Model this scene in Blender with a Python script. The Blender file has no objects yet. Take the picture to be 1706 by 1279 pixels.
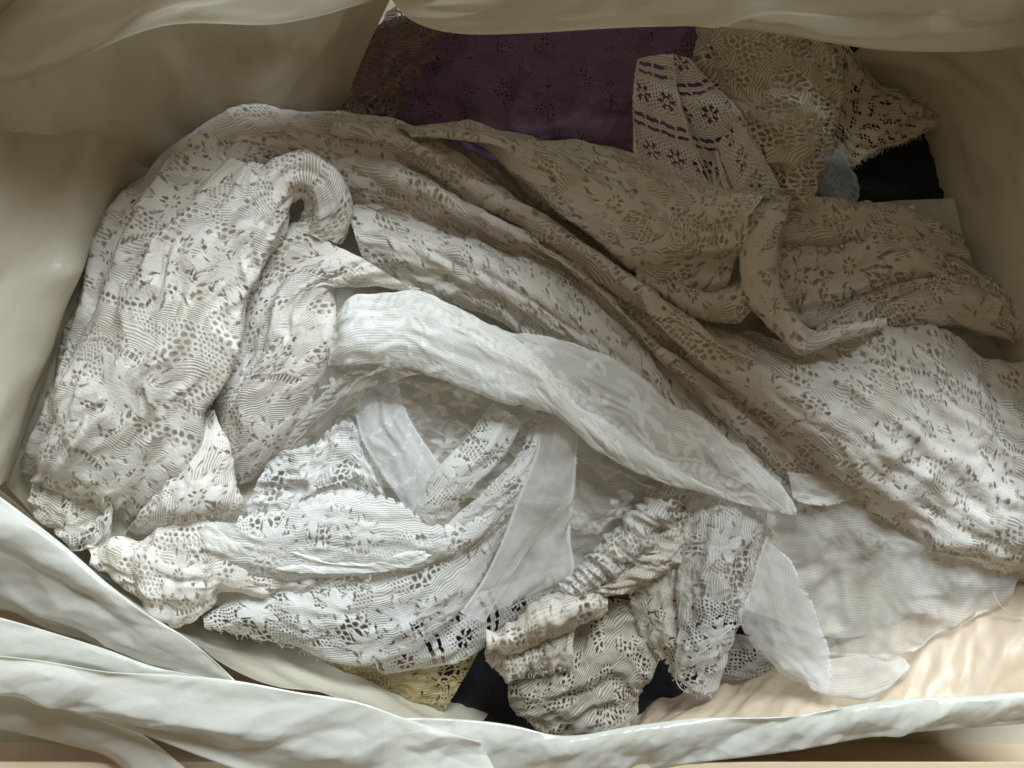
import bpy, math, random
import numpy as np

# ------------------------------------------------------------------ camera, world, lamps, exposure
S = 0.0004            # metres per photo pixel on the plane z = 0 (top of the heap)
H = 1875.0            # camera height above that plane, in the same unit
CX, CY = 853.0, 639.5
scene = bpy.context.scene
scene.unit_settings.system = 'METRIC'
cam_data = bpy.data.cameras.new('camera')
cam = bpy.data.objects.new('camera', cam_data)
scene.collection.objects.link(cam)
scene.camera = cam
cam.location = (0, 0, H * S)
cam.rotation_euler = (0, 0, 0)
cam_data.sensor_width = 36.0
cam_data.lens = 36.0 * H / 1706.0
cam_data.clip_start = 0.01
cam_data.clip_end = 50

world = bpy.data.worlds.new('World')
scene.world = world
world.use_nodes = True
world.node_tree.nodes['Background'].inputs[0].default_value = (1.0, 0.75, 0.47, 1)
world.node_tree.nodes['Background'].inputs[1].default_value = 0.185

def area_lamp(name, loc, target, size, energy, color, size_y=None):
    d = bpy.data.lights.new(name, 'AREA')
    d.energy = energy; d.color = color; d.size = size
    if size_y:
        d.shape = 'RECTANGLE'; d.size_y = size_y
    o = bpy.data.objects.new(name, d)
    scene.collection.objects.link(o)
    o.location = loc
    from mathutils import Vector
    o.rotation_euler = (Vector(target) - Vector(loc)).to_track_quat('-Z', 'Y').to_euler()
    return o
# a window beyond the far side of the bag
area_lamp('window_light', (0.55, 1.55, 1.55), (0, -0.05, 0), 0.9, 112.0, (0.80, 0.91, 1.0), 0.9)

scene.view_settings.view_transform = 'Standard'
scene.view_settings.look = 'None'
scene.view_settings.gamma = 1.0
scene.view_settings.exposure = 0.0
scene.cycles.max_bounces = 4
scene.cycles.diffuse_bounces = 3
scene.cycles.transmission_bounces = 3
scene.cycles.transparent_max_bounces = 10
scene.cycles.use_adaptive_sampling = True
scene.cycles.adaptive_threshold = 0.035
scene.cycles.caustics_reflective = False
scene.cycles.caustics_refractive = False

# ------------------------------------------------------------------ numpy helpers
RNG = np.random.RandomState(7)
PERM = RNG.permutation(512)
GRAD = RNG.uniform(0, 2 * np.pi, 512)

def gnoise(x, y, seed=0):
    x = np.asarray(x, float); y = np.asarray(y, float)
    xi = np.floor(x).astype(int); yi = np.floor(y).astype(int)
    xf = x - xi; yf = y - yi
    def g(ix, iy, fx, fy):
        a = GRAD[PERM[(PERM[(ix + seed * 37) % 512] + iy) % 512]]
        return np.cos(a) * fx + np.sin(a) * fy
    sx = xf * xf * xf * (xf * (xf * 6 - 15) + 10); sy = yf * yf * yf * (yf * (yf * 6 - 15) + 10)
    n0 = g(xi, yi, xf, yf) * (1 - sx) + g(xi + 1, yi, xf - 1, yf) * sx
    n1 = g(xi, yi + 1, xf, yf - 1) * (1 - sx) + g(xi + 1, yi + 1, xf - 1, yf - 1) * sx
    return (n0 * (1 - sy) + n1 * sy) * 1.5

def ridged(x, y, seed=0):
    return 1.0 - 2.0 * np.sqrt(gnoise(x, y, seed) ** 2 + 0.0006)

def smooth(x, a, b):
    t = np.clip((x - a) / (b - a), 0, 1)
    return t * t * (3 - 2 * t)

def catmull(P, t_knots, t):
    """interpolate rows of P (k, d) at knots t_knots by a non-overshooting cubic Hermite"""
    k = len(P)
    if k == 2:
        w = ((t - t_knots[0]) / (t_knots[1] - t_knots[0]))[:, None]
        return P[0] * (1 - w) + P[1] * w
    d = np.diff(t_knots)
    sl = np.diff(P, axis=0) / d[:, None]
    m = np.zeros_like(P)
    m[1:-1] = (sl[:-1] * d[1:, None] + sl[1:] * d[:-1, None]) / (d[1:] + d[:-1])[:, None]
    m[0] = 1.5 * sl[0] - 0.5 * m[1]; m[-1] = 1.5 * sl[-1] - 0.5 * m[-2]
    i = np.clip(np.searchsorted(t_knots, t, side='right') - 1, 0, k - 2)
    hh = d[i][:, None]; s = ((t - t_knots[i]) / d[i])[:, None]
    return ((1 + 2 * s) * (1 - s) ** 2 * P[i] + s * (1 - s) ** 2 * hh * m[i]
            + s * s * (3 - 2 * s) * P[i + 1] + s * s * (s - 1) * hh * m[i + 1])

def knots(P):
    L = np.concatenate([[0], np.cumsum(np.maximum(np.linalg.norm(np.diff(P[:, :2], axis=0), axis=1), 1e-3))])
    return L / L[-1], L[-1]

def at(px, py, z):
    f = (H - z) / H
    return np.stack([(px - CX) * f, (CY - py) * f, z + 0 * px], axis=-1)

def grid_normals(P):
    du = np.gradient(P, axis=1); dv = np.gradient(P, axis=0)
    n = np.cross(du, dv)
    n /= np.maximum(np.linalg.norm(n, axis=-1, keepdims=True), 1e-9)
    flip = np.where(n[..., 2:3].mean() < 0, -1, 1)
    return n * flip

COL = scene.collection
SEED = [11]

def link(o, parent=None):
    COL.objects.link(o)
    if parent is not None:
        o.parent = parent
    return o

def tag(o, label=None, cat=None, group=None, kind=None):
    if label: o['label'] = label
    if cat: o['category'] = cat
    if group: o['group'] = group
    if kind: o['kind'] = kind
    return o

def thing(name, label, cat, px, py, z, group=None):
    o = bpy.data.objects.new(name, None)
    o.empty_display_size = 0.02
    link(o)
    p = at(np.array(float(px)), np.array(float(py)), float(z)) * S
    o.location = p
    o['origin'] = [float(c) for c in p]
    return tag(o, label, cat, group)

def grid_object(name, P, UV, bord, material, parent=None, pat=None):
    nv, nu, _ = P.shape
    org = np.array(parent['origin']) if parent is not None and 'origin' in parent else np.zeros(3)
    V = (P * S).reshape(-1, 3) - org
    me = bpy.data.meshes.new(name)
    a = (np.arange(nv - 1)[:, None] * nu + np.arange(nu - 1)[None, :]).ravel()
    F = np.stack([a, a + 1, a + nu + 1, a + nu], axis=1)
    UVf = UV.reshape(-1, 2)
    slot = None
    if pat is not None:
        cover, phase, amt, relief = [q.ravel() for q in pat]
        keep = cover[F].max(1) > 0.05
        F = F[keep]
        slot = ((cover[F].min(1) < 0.96) | (amt[F].max(1) > 0.04)).astype(np.int32)
        used = np.zeros(len(V), bool); used[F.ravel()] = True
        idx = np.cumsum(used) - 1
        F = idx[F]; V = V[used]; UVf = UVf[used]
        cover, phase, amt = cover[used], phase[used], amt[used]
    nf = len(F)
    me.vertices.add(len(V)); me.vertices.foreach_set('co', V.ravel())
    me.loops.add(nf * 4); me.loops.foreach_set('vertex_index', F.ravel())
    me.polygons.add(nf)
    me.polygons.foreach_set('loop_start', np.arange(nf) * 4)
    me.polygons.foreach_set('use_smooth', np.ones(nf, bool))
    if slot is not None:
        me.polygons.foreach_set('material_index', slot)
    me.update(calc_edges=True)
    uvl = me.uv_layers.new(name='uv')
    uvl.data.foreach_set('uv', (UVf[F.ravel()]).ravel().astype(np.float32))
    me.materials.append(material)
    if pat is not None:
        for nm, val in (('cover', cover), ('phase', phase), ('strength', amt)):
            q = me.attributes.new(nm, 'FLOAT', 'POINT'); q.data.foreach_set('value', val.astype(np.float32))
        me.materials.append(PAT[material.name][2])
    me.validate()
    o = bpy.data.objects.new(name, me)
    TRIS[0] += nf * 2
    return link(o, parent)
TRIS = [0]

def pts(P, z0):
    return np.array([[p[0], p[1], (p[2] if len(p) > 2 else z0)] for p in P], float)

def sheet(name, rails, material, parent=None, z0=0.0, h=0.0, peak=0.5, power=0.7, tuck=(0, 0), step=3.5,
          long=(0, 40, 400), crum=(0, 60), gath=(0, 20, 200), fine=0.0, ends=(0, 0), border='', rot=0, uvs=1.0, endlen=40.0, facet=None, gmask=None, crease=None, seed=None):
    """One cloth or film surface lofted through rails (photo position + height), arched, tucked under at its sides and wrinkled."""
    if seed is None:
        SEED[0] += 1; seed = SEED[0]
    kp = PAT.get(material.name)
    if kp and step == 3.5: step = {'gauze': 3.4, 'sheer': 2.2, 'plain': 6.0}.get(kp[0], 2.0)
    R = [pts(r, z0) for r in rails]
    same = len({len(r) for r in R}) == 1
    K = [knots(r) for r in R]
    length = np.mean([k[1] for k in K])
    nu = max(6, int(length / step) + 1)
    t = np.linspace(0, 1, nu)
    kk = np.mean([k[0] for k in K], axis=0) if same else None
    C = np.stack([catmull(r, kk if same else k[0], t) for r, k in zip(R, K)])          # rails, nu, 3
    widths = np.linalg.norm(np.diff(C[:, :, :2], axis=0), axis=2)
    width = widths.sum(0).mean()
    nv = max(6, int(max(width, widths.sum(0).max() * 0.7) / step) + 1)
    tv = np.linspace(0, 1, nv)
    rk = np.concatenate([[0], np.cumsum(widths.mean(1))]); rk /= rk[-1]
    G = catmull(C.reshape(len(R), -1), rk, tv).reshape(nv, nu, 3)
    # arch
    tt = np.where(tv < peak, 0.5 * tv / peak, 0.5 + 0.5 * (tv - peak) / (1 - peak))
    arch = np.sin(np.pi * np.clip(tt, 0, 1)) ** power
    wloc = np.clip(widths.sum(0) / max(width, 1e-6), 0.25, 1.3)
    G[:, :, 2] += h * arch[:, None] * wloc[None, :]
    if ends[0]: G[:, :, 2] -= ends[0] * (1 - smooth(t * length, 0, endlen))[None, :] ** 1.5
    if ends[1]: G[:, :, 2] -= ends[1] * (1 - smooth((1 - t) * length, 0, endlen))[None, :] ** 1.5
    # tucked sides: extra rows that fold back beneath the edge
    rows = [G]
    for side, d in enumerate(tuck):
        if d:
            e = G[0] if side == 0 else G[-1]; inn = (G[-1] - G[0]) if side == 0 else (G[0] - G[-1])
            ln = np.maximum(np.linalg.norm(inn[:, :2], axis=1, keepdims=True), 1e-3)
            dr = inn[:, :2] / ln
            ex = []
            for q in range(1, 8):
                a = q / 7.0
                r = e.copy()
                r[:, :2] += dr * d * (-0.04 * np.sin(np.pi * min(1, a * 1.6)) + 0.30 * a * a)
                r[:, 2] -= d * a
                ex.append(r)
            ex = np.stack(ex)
            rows = [ex[::-1]] + rows if side == 0 else rows + [ex]
    P2 = np.concatenate(rows, axis=0)
    P = at(P2[..., 0], P2[..., 1], P2[..., 2])
    # uv by arc length, in photo pixels
    U = np.concatenate([np.zeros((P.shape[0], 1)), np.cumsum(np.linalg.norm(np.diff(P, axis=1), axis=2), axis=1)], axis=1)
    U -= U[:, U.shape[1] // 2][:, None]
    Vv = np.concatenate([np.zeros((1, P.shape[1])), np.cumsum(np.linalg.norm(np.diff(P, axis=0), axis=2), axis=0)], axis=0)
    Vm = Vv - Vv[Vv.shape[0] // 2][None, :]
    U = np.repeat(U.mean(0)[None, :], P.shape[0], 0) * 0.6 + U * 0.4
    # wrinkles
    N = grid_normals(P)
    D = np.zeros(P.shape[:2])
    wig = 14 * gnoise(U / 90, Vm / 90, seed + 3)
    if long[0]:
        a, lv, lu = long
        D += a * (gnoise(U / lu, (Vm + wig) / lv, seed) + 0.55 * ridged(U / (lu * .7), (Vm + wig) / (lv * 1.3) + 5, seed + 1) * 0.6
                  + 0.35 * gnoise(U / (lu * .4), (Vm + wig) / (lv * .42), seed + 2))
    if gath[0]:
        a, lu, lv = gath
        a = a * (smooth(t, *gmask)[None, :] if gmask else 1.0)
        D += a * (gnoise((U + wig) / lu, Vm / lv, seed + 5) + 0.5 * ridged((U + wig) / (lu * 1.4), Vm / lv, seed + 4) + 0.4 * gnoise((U + wig) / (lu * .5), Vm / (lv * .6), seed + 6))
    if crum[0]:
        a, w = crum
        D += a * (0.7 * ridged(U / w + 3.1, Vm / w, seed + 7) + 0.5 * gnoise(U / (w * .55), Vm / (w * .55), seed + 8)
                  + 0.22 * ridged(U / (w * .33), Vm / (w * .33), seed + 9))
    if crease is None and kp and kp[0] != 'plain':
        crease = (3.2, 34, 130)
    if crease:
        a, cv_, cu_ = crease
        wu_ = U + 22 * gnoise(U / 60, Vm / 60, seed + 12); wv_ = Vm + 22 * gnoise(U / 70 + 4, Vm / 50, seed + 13)
        gate = smooth(gnoise(U / 110, Vm / 80, seed + 14), -0.25, 0.30)
        D += a * gate * (ridged(wu_ / cu_, wv_ / cv_, seed + 15) + 0.6 * ridged(wu_ / (cu_ * .5) + .5 * wv_ / cv_, wv_ / (cv_ * .6), seed + 16))
    if fine:
        D += fine * gnoise(U / 9, Vm / 9, seed + 10)
    if facet:
        ed = np.ones(P.shape[0])
        if tuck[0]: ed *= smooth(np.arange(P.shape[0]) - 6.0, 0, 5)
        if tuck[1]: ed *= smooth(P.shape[0] - 7.0 - np.arange(P.shape[0]), 0, 5)
        for a, wu, wv in facet:
            D += a * planes(U / wu + 0.25 * gnoise(U / 120, Vm / 120, seed + 1), Vm / wv, seed) * ed[:, None]
    big = 999.0
    bord = np.full(P.shape[:2], big)
    nrm_v = Vv; end_v = Vv[-1][None, :] - Vv
    n0 = 7 if tuck[0] else 0
    if 'A' in border: bord = np.minimum(bord, nrm_v)
    if 'B' in border: bord = np.minimum(bord, end_v)
    uu = U - U[:, :1]
    if 'S' in border: bord = np.minimum(bord, uu)
    if 'E' in border: bord = np.minimum(bord, U[:, -1:] - U)
    off = np.array([(seed * 137.3) % 900, (seed * 71.7) % 900])
    if rot == 90:
        UV = np.stack([Vm, U], axis=-1)
    elif rot:
        c, s_ = math.cos(math.radians(rot)), math.sin(math.radians(rot))
        UV = np.stack([U * c - Vm * s_, U * s_ + Vm * c], axis=-1)
    else:
        UV = np.stack([U, Vm], axis=-1)
    UV = (UV * uvs + off) / 100.0
    pat = None
    if kp:
        pat = lace(kp[0], UV[..., 0] * 100, UV[..., 1] * 100, bord, kp[1])
        D = D + pat[3] * 0.7
    P = P + N * D[..., None]
    return grid_object(name, P, UV, bord, material, parent, pat)

# ------------------------------------------------------------------ lace patterns, evaluated on the threads of the mesh
def _h(ix, iy, k):
    return GRAD[PERM[(PERM[(ix * 3 + k * 59 + iy * 7) % 512] + iy + k * 13) % 512]] / (2 * np.pi)

def cells(u, v, scale, rnd=0.75, seed=0):
    """nearest and second nearest jittered cell point: d1, d2, dx, dy, two random values of the cell"""
    x = u / scale; y = v / scale
    xi = np.floor(x).astype(int); yi = np.floor(y).astype(int)
    d1 = np.full(x.shape, 9.0); d2 = np.full(x.shape, 9.0)
    bx = np.zeros(x.shape); by = np.zeros(x.shape); r1 = np.zeros(x.shape); r2 = np.zeros(x.shape)
    for i in (-1, 0, 1):
        for j in (-1, 0, 1):
            cx = xi + i; cy = yi + j
            px = cx + 0.5 + (_h(cx, cy, seed) - 0.5) * rnd; py = cy + 0.5 + (_h(cx, cy, seed + 1) - 0.5) * rnd
            dx = x - px; dy = y - py
            d = np.sqrt(dx * dx + dy * dy)
            near = d < d1
            d2 = np.where(near, d1, np.minimum(d2, d))
            d1 = np.where(near, d, d1)
            bx = np.where(near, dx, bx); by = np.where(near, dy, by)
            r1 = np.where(near, _h(cx, cy, seed + 2), r1); r2 = np.where(near, _h(cx, cy, seed + 3), r2)
    return d1 * scale, d2 * scale, bx * scale, by * scale, r1, r2

def planes(x, y, seed=0):
    """crumpled film: random heights on a grid joined by flat triangles that meet in sharp creases"""
    x = x + 0.35 * gnoise(y * 0.7, x * 0.3, seed + 2); y = y + 0.35 * gnoise(x * 0.7 + 9, y * 0.3, seed + 3)
    x, y = x + 0.5 * y, y - 0.2 * x
    xi = np.floor(x).astype(int); yi = np.floor(y).astype(int)
    fx = x - xi; fy = y - yi
    h = lambda i, j: _h(xi + i, yi + j, seed + 4) - 0.5
    lo = h(0, 0) * (1 - fx - fy) + h(1, 0) * fx + h(0, 1) * fy
    hi = h(1, 1) * (fx + fy - 1) + h(1, 0) * (1 - fy) + h(0, 1) * (1 - fx)
    return np.where(fx + fy < 1, lo, hi) * 1.7

def st(x, a, b):
    t = np.clip((x - a) / (b - a), 0, 1)
    return t * t * (3 - 2 * t)

def mixn(a, b, m): return a + (b - a) * m

def holes(u, v, w, h, size=0.33, soft=0.1):
    row = v / h
    a = (u / w + 0.5 * (np.floor(row) % 2)) % 1.0 - 0.5
    b = row % 1.0 - 0.5
    return st(np.sqrt(a * a + b * b), size - soft, size + soft)

def rosette(u, v, scale, radius, n, wob, seed):
    d1, d2, dx, dy, r1, r2 = cells(u, v, scale, 0.8, seed)
    r = np.sqrt(dx * dx + dy * dy); th = np.arctan2(dy, dx) + r1 * 6.28
    R = (np.cos(th * n) * wob + 1 - wob) * radius * (0.65 + 0.55 * r2)
    return r - R, r, th, r2

def lace(kind, u0, v0, bord, p):
    """thread cover, knit-line phase and strength, relief, at every vertex"""
    k = p.get('scale', 1.0)
    u0 = u0 * k; v0 = v0 * k
    wp = p.get('warp', 10.0)
    u = u0 + gnoise(u0 / 30, v0 / 30, 3) * wp * 0.5; v = v0 + gnoise(u0 / 30 + 50, v0 / 30, 4) * wp * 0.5
    cover = np.ones_like(u); phase = v0 * (6.2832 / 5.4); amt = np.zeros_like(u); relief = np.zeros_like(u)
    if kind == 'knit':
        d, r, th, rnd = rosette(u, v, 150.0, 50.0, 5, 0.30, 1)
        d3, r3, th3, rn3 = rosette(u + 70, v + 40, 92.0, 26.0, 4, 0.42, 9)
        big = gnoise(u / 85, v / 85, 21); big2 = gnoise(u / 48 + 9, v / 48, 22)
        phase = (v + 0.06 * d + 5 * big + 2 * np.sin(u / 46)) * (6.2832 / 4.6)
        amt = 0.50 + 0.30 * big2
        net = holes(u, v, 8.6, 7.6, 0.30, 0.12)
        m = st(big, 0.20, 0.24)
        cover = mixn(cover, net, m); amt = amt * (1 - m)
        m = st(-big2, 0.22, 0.26) * (1 - m)
        amt = amt * (1 - 0.75 * m)                                   # close-knit patches
        cl = st(gnoise(u / 52 + 31, v / 40 + 7, 23), 0.25, 0.29)
        cover = mixn(cover, holes(u, v, 13.0, 11.0, 0.35, 0.10), cl); amt = amt * (1 - cl)
        # fans of slots round some of the rosettes
        fan = st(d, 14, 17) * (1 - st(d, 30, 34)) * st(rnd, 0.82, 0.86)
        cover = mixn(cover, st(np.abs(np.sin(th * 9)), 0.26, 0.46), fan * (1 - cl)); amt = amt * (1 - fan)
        # ladder lines
        lad = np.abs((v + 30 * np.sin(u / 55) + 14 * big) / 215.0 % 1.0 - 0.5) * 215
        lm = 1 - st(lad, 5.0, 6.0)
        cover = mixn(cover, st(np.abs(u / 8.0 % 1.0 - 0.5), 0.20, 0.36), lm); amt = amt * (1 - lm)
        rim = st(lad, 5.5, 7) * (1 - st(lad, 8.5, 10.5)); cover = np.maximum(cover, rim); relief += 0.7 * rim
        # rosettes
        ring = st(d, 2.5, 4.5) * (1 - st(d, 11, 13))
        cover = mixn(cover, st(np.cos(th * 19), -0.45, 0.15), ring * 0.8); amt = amt * (1 - ring)
        solid = 1 - st(d, 0.0, 2.5)
        vein = 0.62 + 0.38 * mixn(st(np.abs(np.sin(th * 2.5 + 0.4)) * r, 0.6, 2.4), 1.0, np.maximum(1 - st(r, 10, 16), st(d, -12, -6)))
        eye = np.maximum(st(np.abs(r - 11), 2.5, 4.5), st(np.cos(th * 8), -0.2, 0.3))
        cover = mixn(cover, np.minimum(vein, eye), solid); amt = mixn(amt, 0.10 + 0 * u, solid); relief += 1.0 * solid
        s3 = (1 - st(d3, -1.0, 1.5)) * (1 - solid) * (1 - lm)
        leaf = np.where(rn3 > 0.5, 1.0, holes(u, v, 11.0, 9.5, 0.33, 0.11))
        cover = mixn(cover, leaf, s3); amt = mixn(amt, 0.04 + 0 * u, s3); relief += 0.8 * s3 * (rn3 > 0.5)
        r3r = st(d3, 0.5, 1.5) * (1 - st(d3, 4, 6)) * (1 - solid) * (1 - lm)
        cover = np.maximum(cover, r3r); amt = amt * (1 - r3r); relief += 0.6 * r3r
        # large flowers of close, bright knit with a dotted outline
        db, rb, tb, rnb = rosette(u, v, 215.0, 74.0, 5, 0.36, 15)
        dots = st(db, 2, 4) * (1 - st(db, 9, 11))
        cover = mixn(cover, st(np.cos(tb * 23), -0.5, 0.1), dots); amt = amt * (1 - dots)
        dense = 1 - st(db, -1, 2)
        line = 1 - st(np.abs(np.sin(tb * 2.5)) * rb, 1.0, 2.6); line = line * st(rb, 16, 20) * (1 - st(db, -14, -8))
        cover = mixn(cover, 1 - 0.8 * line * (np.abs(rb / 7.0 % 1.0 - 0.5) > 0.2), dense * 0.9); amt = mixn(amt, 0.10 + 0 * u, dense); relief = mixn(relief, 1.0 + 0 * u, dense)
    elif kind == 'net':
        d, r, th, rnd = rosette(u, v, 140.0, 40.0, 6, 0.3, 2)
        a1, a2, _, _, _, _ = cells(u, v, p.get('cell', 9.0), 0.5, 31)
        net = 1 - st(a2 - a1, 1.7, 3.2)
        m = np.maximum(st(gnoise(u / 40, v / 40, 41), p.get('fill', 0.10), p.get('fill', 0.10) + 0.06), 1 - st(d, -1, 1))
        cover = mixn(net, np.ones_like(u), m); amt = m * 0.5; relief = 0.8 * m + 0.5 * net
        phase = (u + v) * (6.2832 / 6.0)
    elif kind == 'floral':
        d, r, th, rnd = rosette(u, v, 84.0, 33.0, 6, 0.32, 5)
        a1, a2, _, _, _, _ = cells(u, v, 12.0, 0.7, 33)
        irr = 1 - st(a2 - a1, 2.2, 3.8)
        net = holes(u, v, 6.8, 6.0, 0.29, 0.12)
        big = gnoise(u / 60, v / 60, 42); b2 = gnoise(u / 75 + 5, v / 75, 43)
        cover = mixn(net, irr, st(big, 0.12, 0.18))
        m = st(b2, 0.05, 0.10)
        cover = mixn(cover, np.ones_like(u), m); amt = m * 0.45
        phase = (v + 0.04 * d) * (6.2832 / 4.4)
        solid = 1 - st(d, -1.5, 1.0)
        vein = 0.6 + 0.4 * mixn(st(np.abs(np.sin(th * 3)) * r, 0.6, 2.4), 1.0, np.maximum(1 - st(r, 6, 10), st(d, -9, -5)))
        cover = mixn(cover, vein, solid); amt = mixn(amt, 0.15 + 0 * u, solid)
        edge = 1 - st(np.abs(d), 1.8, 3.2)
        cover = np.maximum(cover, edge)
        ring = st(d, 3.5, 5) * (1 - st(d, 9, 11)); cover = mixn(cover, st(np.cos(th * 13), -0.3, 0.3), ring * 0.85); amt = amt * (1 - ring)
        relief = 0.7 * solid + 0.9 * edge
    elif kind == 'leopard':
        m = st(gnoise(u / 15, v / 11, 44), 0.10, 0.17)
        a1, a2, _, _, _, _ = cells(u, v, 6.5, 0.3, 35)
        net = 1 - st(a2 - a1, 1.0, 2.0)
        cover = 1 - m * (1 - net * 0.9); relief = 1 - m; amt = (1 - m) * 0.15
    elif kind == 'striped':
        T = p.get('period', 96.0)
        t = u / T % 1.0
        t2 = t + np.sin(v / 2.2) * 0.009
        slot = np.maximum(1 - st(np.abs(t2 - 0.18), 0.034, 0.044), 1 - st(np.abs(t2 - 0.34), 0.026, 0.034))
        bridge = st(np.abs(v / 27.0 % 1.0 - 0.5), 0.42, 0.46)
        net = holes(u, v, 6.4, 5.6, 0.28, 0.12)
        fl = (v / 44.0 % 1.0 - 0.5) * 44; fu = (t - 0.74) * T
        rr = np.sqrt(fl * fl + fu * fu); an = np.arctan2(fu, fl)
        op = (1 - st(np.abs(rr - 10), 4.0, 6.0)) * st(np.cos(an * 6), -0.2, 0.3)
        m = st(t, 0.46, 0.48) * (1 - st(t, 0.97, 0.99))
        cover = mixn(np.ones_like(u), net, m); amt = (1 - m) * 0.35; phase = u * (6.2832 / 4.6)
        cover = cover * (1 - op) * (1 - slot * (1 - bridge))
    elif kind == 'gauze':
        cv = p.get('cover', 0.62)
        cover = cv + 0.16 * gnoise(u0 / 60, v0 / 60, 45) + 0.08 * gnoise(u0 / 14, v0 / 14, 46); amt = np.full_like(u, 0.18); phase = v0 * (6.2832 / 4.2)
        cover = np.maximum(cover, (1 - st(bord, 4, 7)) * 0.95)
        if p.get('zig'):
            T = p['zig']; q = np.abs((u0 / 13.0) % 1.0 - 0.5) * 15 + 2.4 * np.sin(u0 / 3.1)
            z = 1 - st(np.abs(v0 % T - q - T * 0.35), 1.5, 3.2)
            cover = np.maximum(cover, z); amt = amt * (1 - z); relief = z * 1.5
    elif kind == 'sheer':
        cv = p.get('cover', 0.62)
        d, r, th, rnd = rosette(u, v, 78.0, 30.0, 5, 0.38, 6)
        lf = st(gnoise(u / 26, v / 17, 47), 0.20, 0.25) * st(gnoise(u / 90, v / 90, 48), -0.1, 0.0)
        solid = np.maximum(1 - st(d, -1.5, 1), lf)
        tq = (v + 10 * np.sin(u / 70)) % 112.0
        teeth = (1 - st(np.abs(tq - 40), 8, 10)) * (1 - st(np.abs((u + tq * 0.5) / 16.0 % 1.0 - 0.5), 0.26, 0.36))
        cord = np.maximum(1 - st(np.abs(tq - 53), 1.2, 2.6), 1 - st(np.abs(tq - 27), 1.2, 2.6))
        solid = np.maximum(solid, np.maximum(teeth, cord))
        base = cv + 0.12 * gnoise(u0 / 50, v0 / 50, 49)
        cover = mixn(base, 0.95 + 0 * u, solid); amt = mixn(0.30 + 0 * u, 0 * u, solid); phase = v0 * (6.2832 / 4.2); relief = solid * 0.9
    if p.get('scallop', 0):
        q = p['scallop']; amp = p.get('amp', 7.0)
        ins = bord - (amp - np.abs(np.sin(u0 * 3.14159 / q)) * amp)
        cover = np.maximum(cover, (1 - st(np.abs(ins - 5), 2.0, 3.4)))
        cover = cover * st(ins, -0.8, 0.8)
    elif kind not in ('plain',):
        fr = (gnoise(u0 / 5, v0 / 5, 51) + 0.6) * 2.5
        cover = np.maximum(cover, (1 - st(np.abs(bord - 4.5), 1.6, 3.0)) * 0.95) * st(bord - fr, -0.8, 0.8)
    amt = amt * p.get('ribk', 1.0)
    cover = np.where(relief > 0.5, cover, cover * p.get('ground', 1.0))
    o = p.get('open', 1.0)
    cover = np.clip(1 - (1 - cover) * o, 0, 1)
    return cover, phase, np.clip(amt, 0, 1), relief

# ------------------------------------------------------------------ node language
class X:
    """a shader socket with arithmetic"""
    def __init__(self, nt, s): self.nt = nt; self.s = s
    def _m(self, op, *a):
        n = self.nt.nodes.new('ShaderNodeMath'); n.operation = op
        for i, v in enumerate((self,) + a):
            if isinstance(v, X): self.nt.links.new(v.s, n.inputs[i])
            else: n.inputs[i].default_value = v
        return X(self.nt, n.outputs[0])
    def __add__(s, o): return s._m('ADD', o)
    __radd__ = __add__
    def __sub__(s, o): return s._m('SUBTRACT', o)
    def __rsub__(s, o): return (s * -1.0) + o
    def __mul__(s, o): return s._m('MULTIPLY', o)
    __rmul__ = __mul__
    def __truediv__(s, o): return s._m('DIVIDE', o)
    def sin(s): return s._m('SINE')
    def abs(s): return s._m('ABSOLUTE')
    def min(s, o): return s._m('MINIMUM', o)
    def max(s, o): return s._m('MAXIMUM', o)
    def step(s, a, b):
        n = s.nt.nodes.new('ShaderNodeMapRange'); n.interpolation_type = 'SMOOTHSTEP'
        s.nt.links.new(s.s, n.inputs[0])
        lo, hi, f0, f1 = (a, b, 0, 1) if a < b else (b, a, 1, 0)
        n.inputs[1].default_value = lo; n.inputs[2].default_value = hi; n.inputs[3].default_value = f0; n.inputs[4].default_value = f1
        return X(s.nt, n.outputs[0])

def vec(nt, x, y):
    n = nt.nodes.new('ShaderNodeCombineXYZ')
    for i, v in enumerate((x, y)):
        if isinstance(v, X): nt.links.new(v.s, n.inputs[i])
        else: n.inputs[i].default_value = v
    return n.outputs[0]

def noise(nt, x, y, scale, detail=1.0, rough=0.5):
    n = nt.nodes.new('ShaderNodeTexNoise'); n.noise_dimensions = '2D'
    n.inputs['Scale'].default_value = scale; n.inputs['Detail'].default_value = detail; n.inputs['Roughness'].default_value = rough
    nt.links.new(vec(nt, x, y), n.inputs['Vector'])
    return X(nt, n.outputs[0])

def sep(nt, s):
    n = nt.nodes.new('ShaderNodeSeparateXYZ'); nt.links.new(s, n.inputs[0])
    return X(nt, n.outputs[0]), X(nt, n.outputs[1]), X(nt, n.outputs[2])

def attr(nt, name):
    n = nt.nodes.new('ShaderNodeAttribute'); n.attribute_name = name
    return X(nt, n.outputs['Fac'])

PAT = {}

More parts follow.
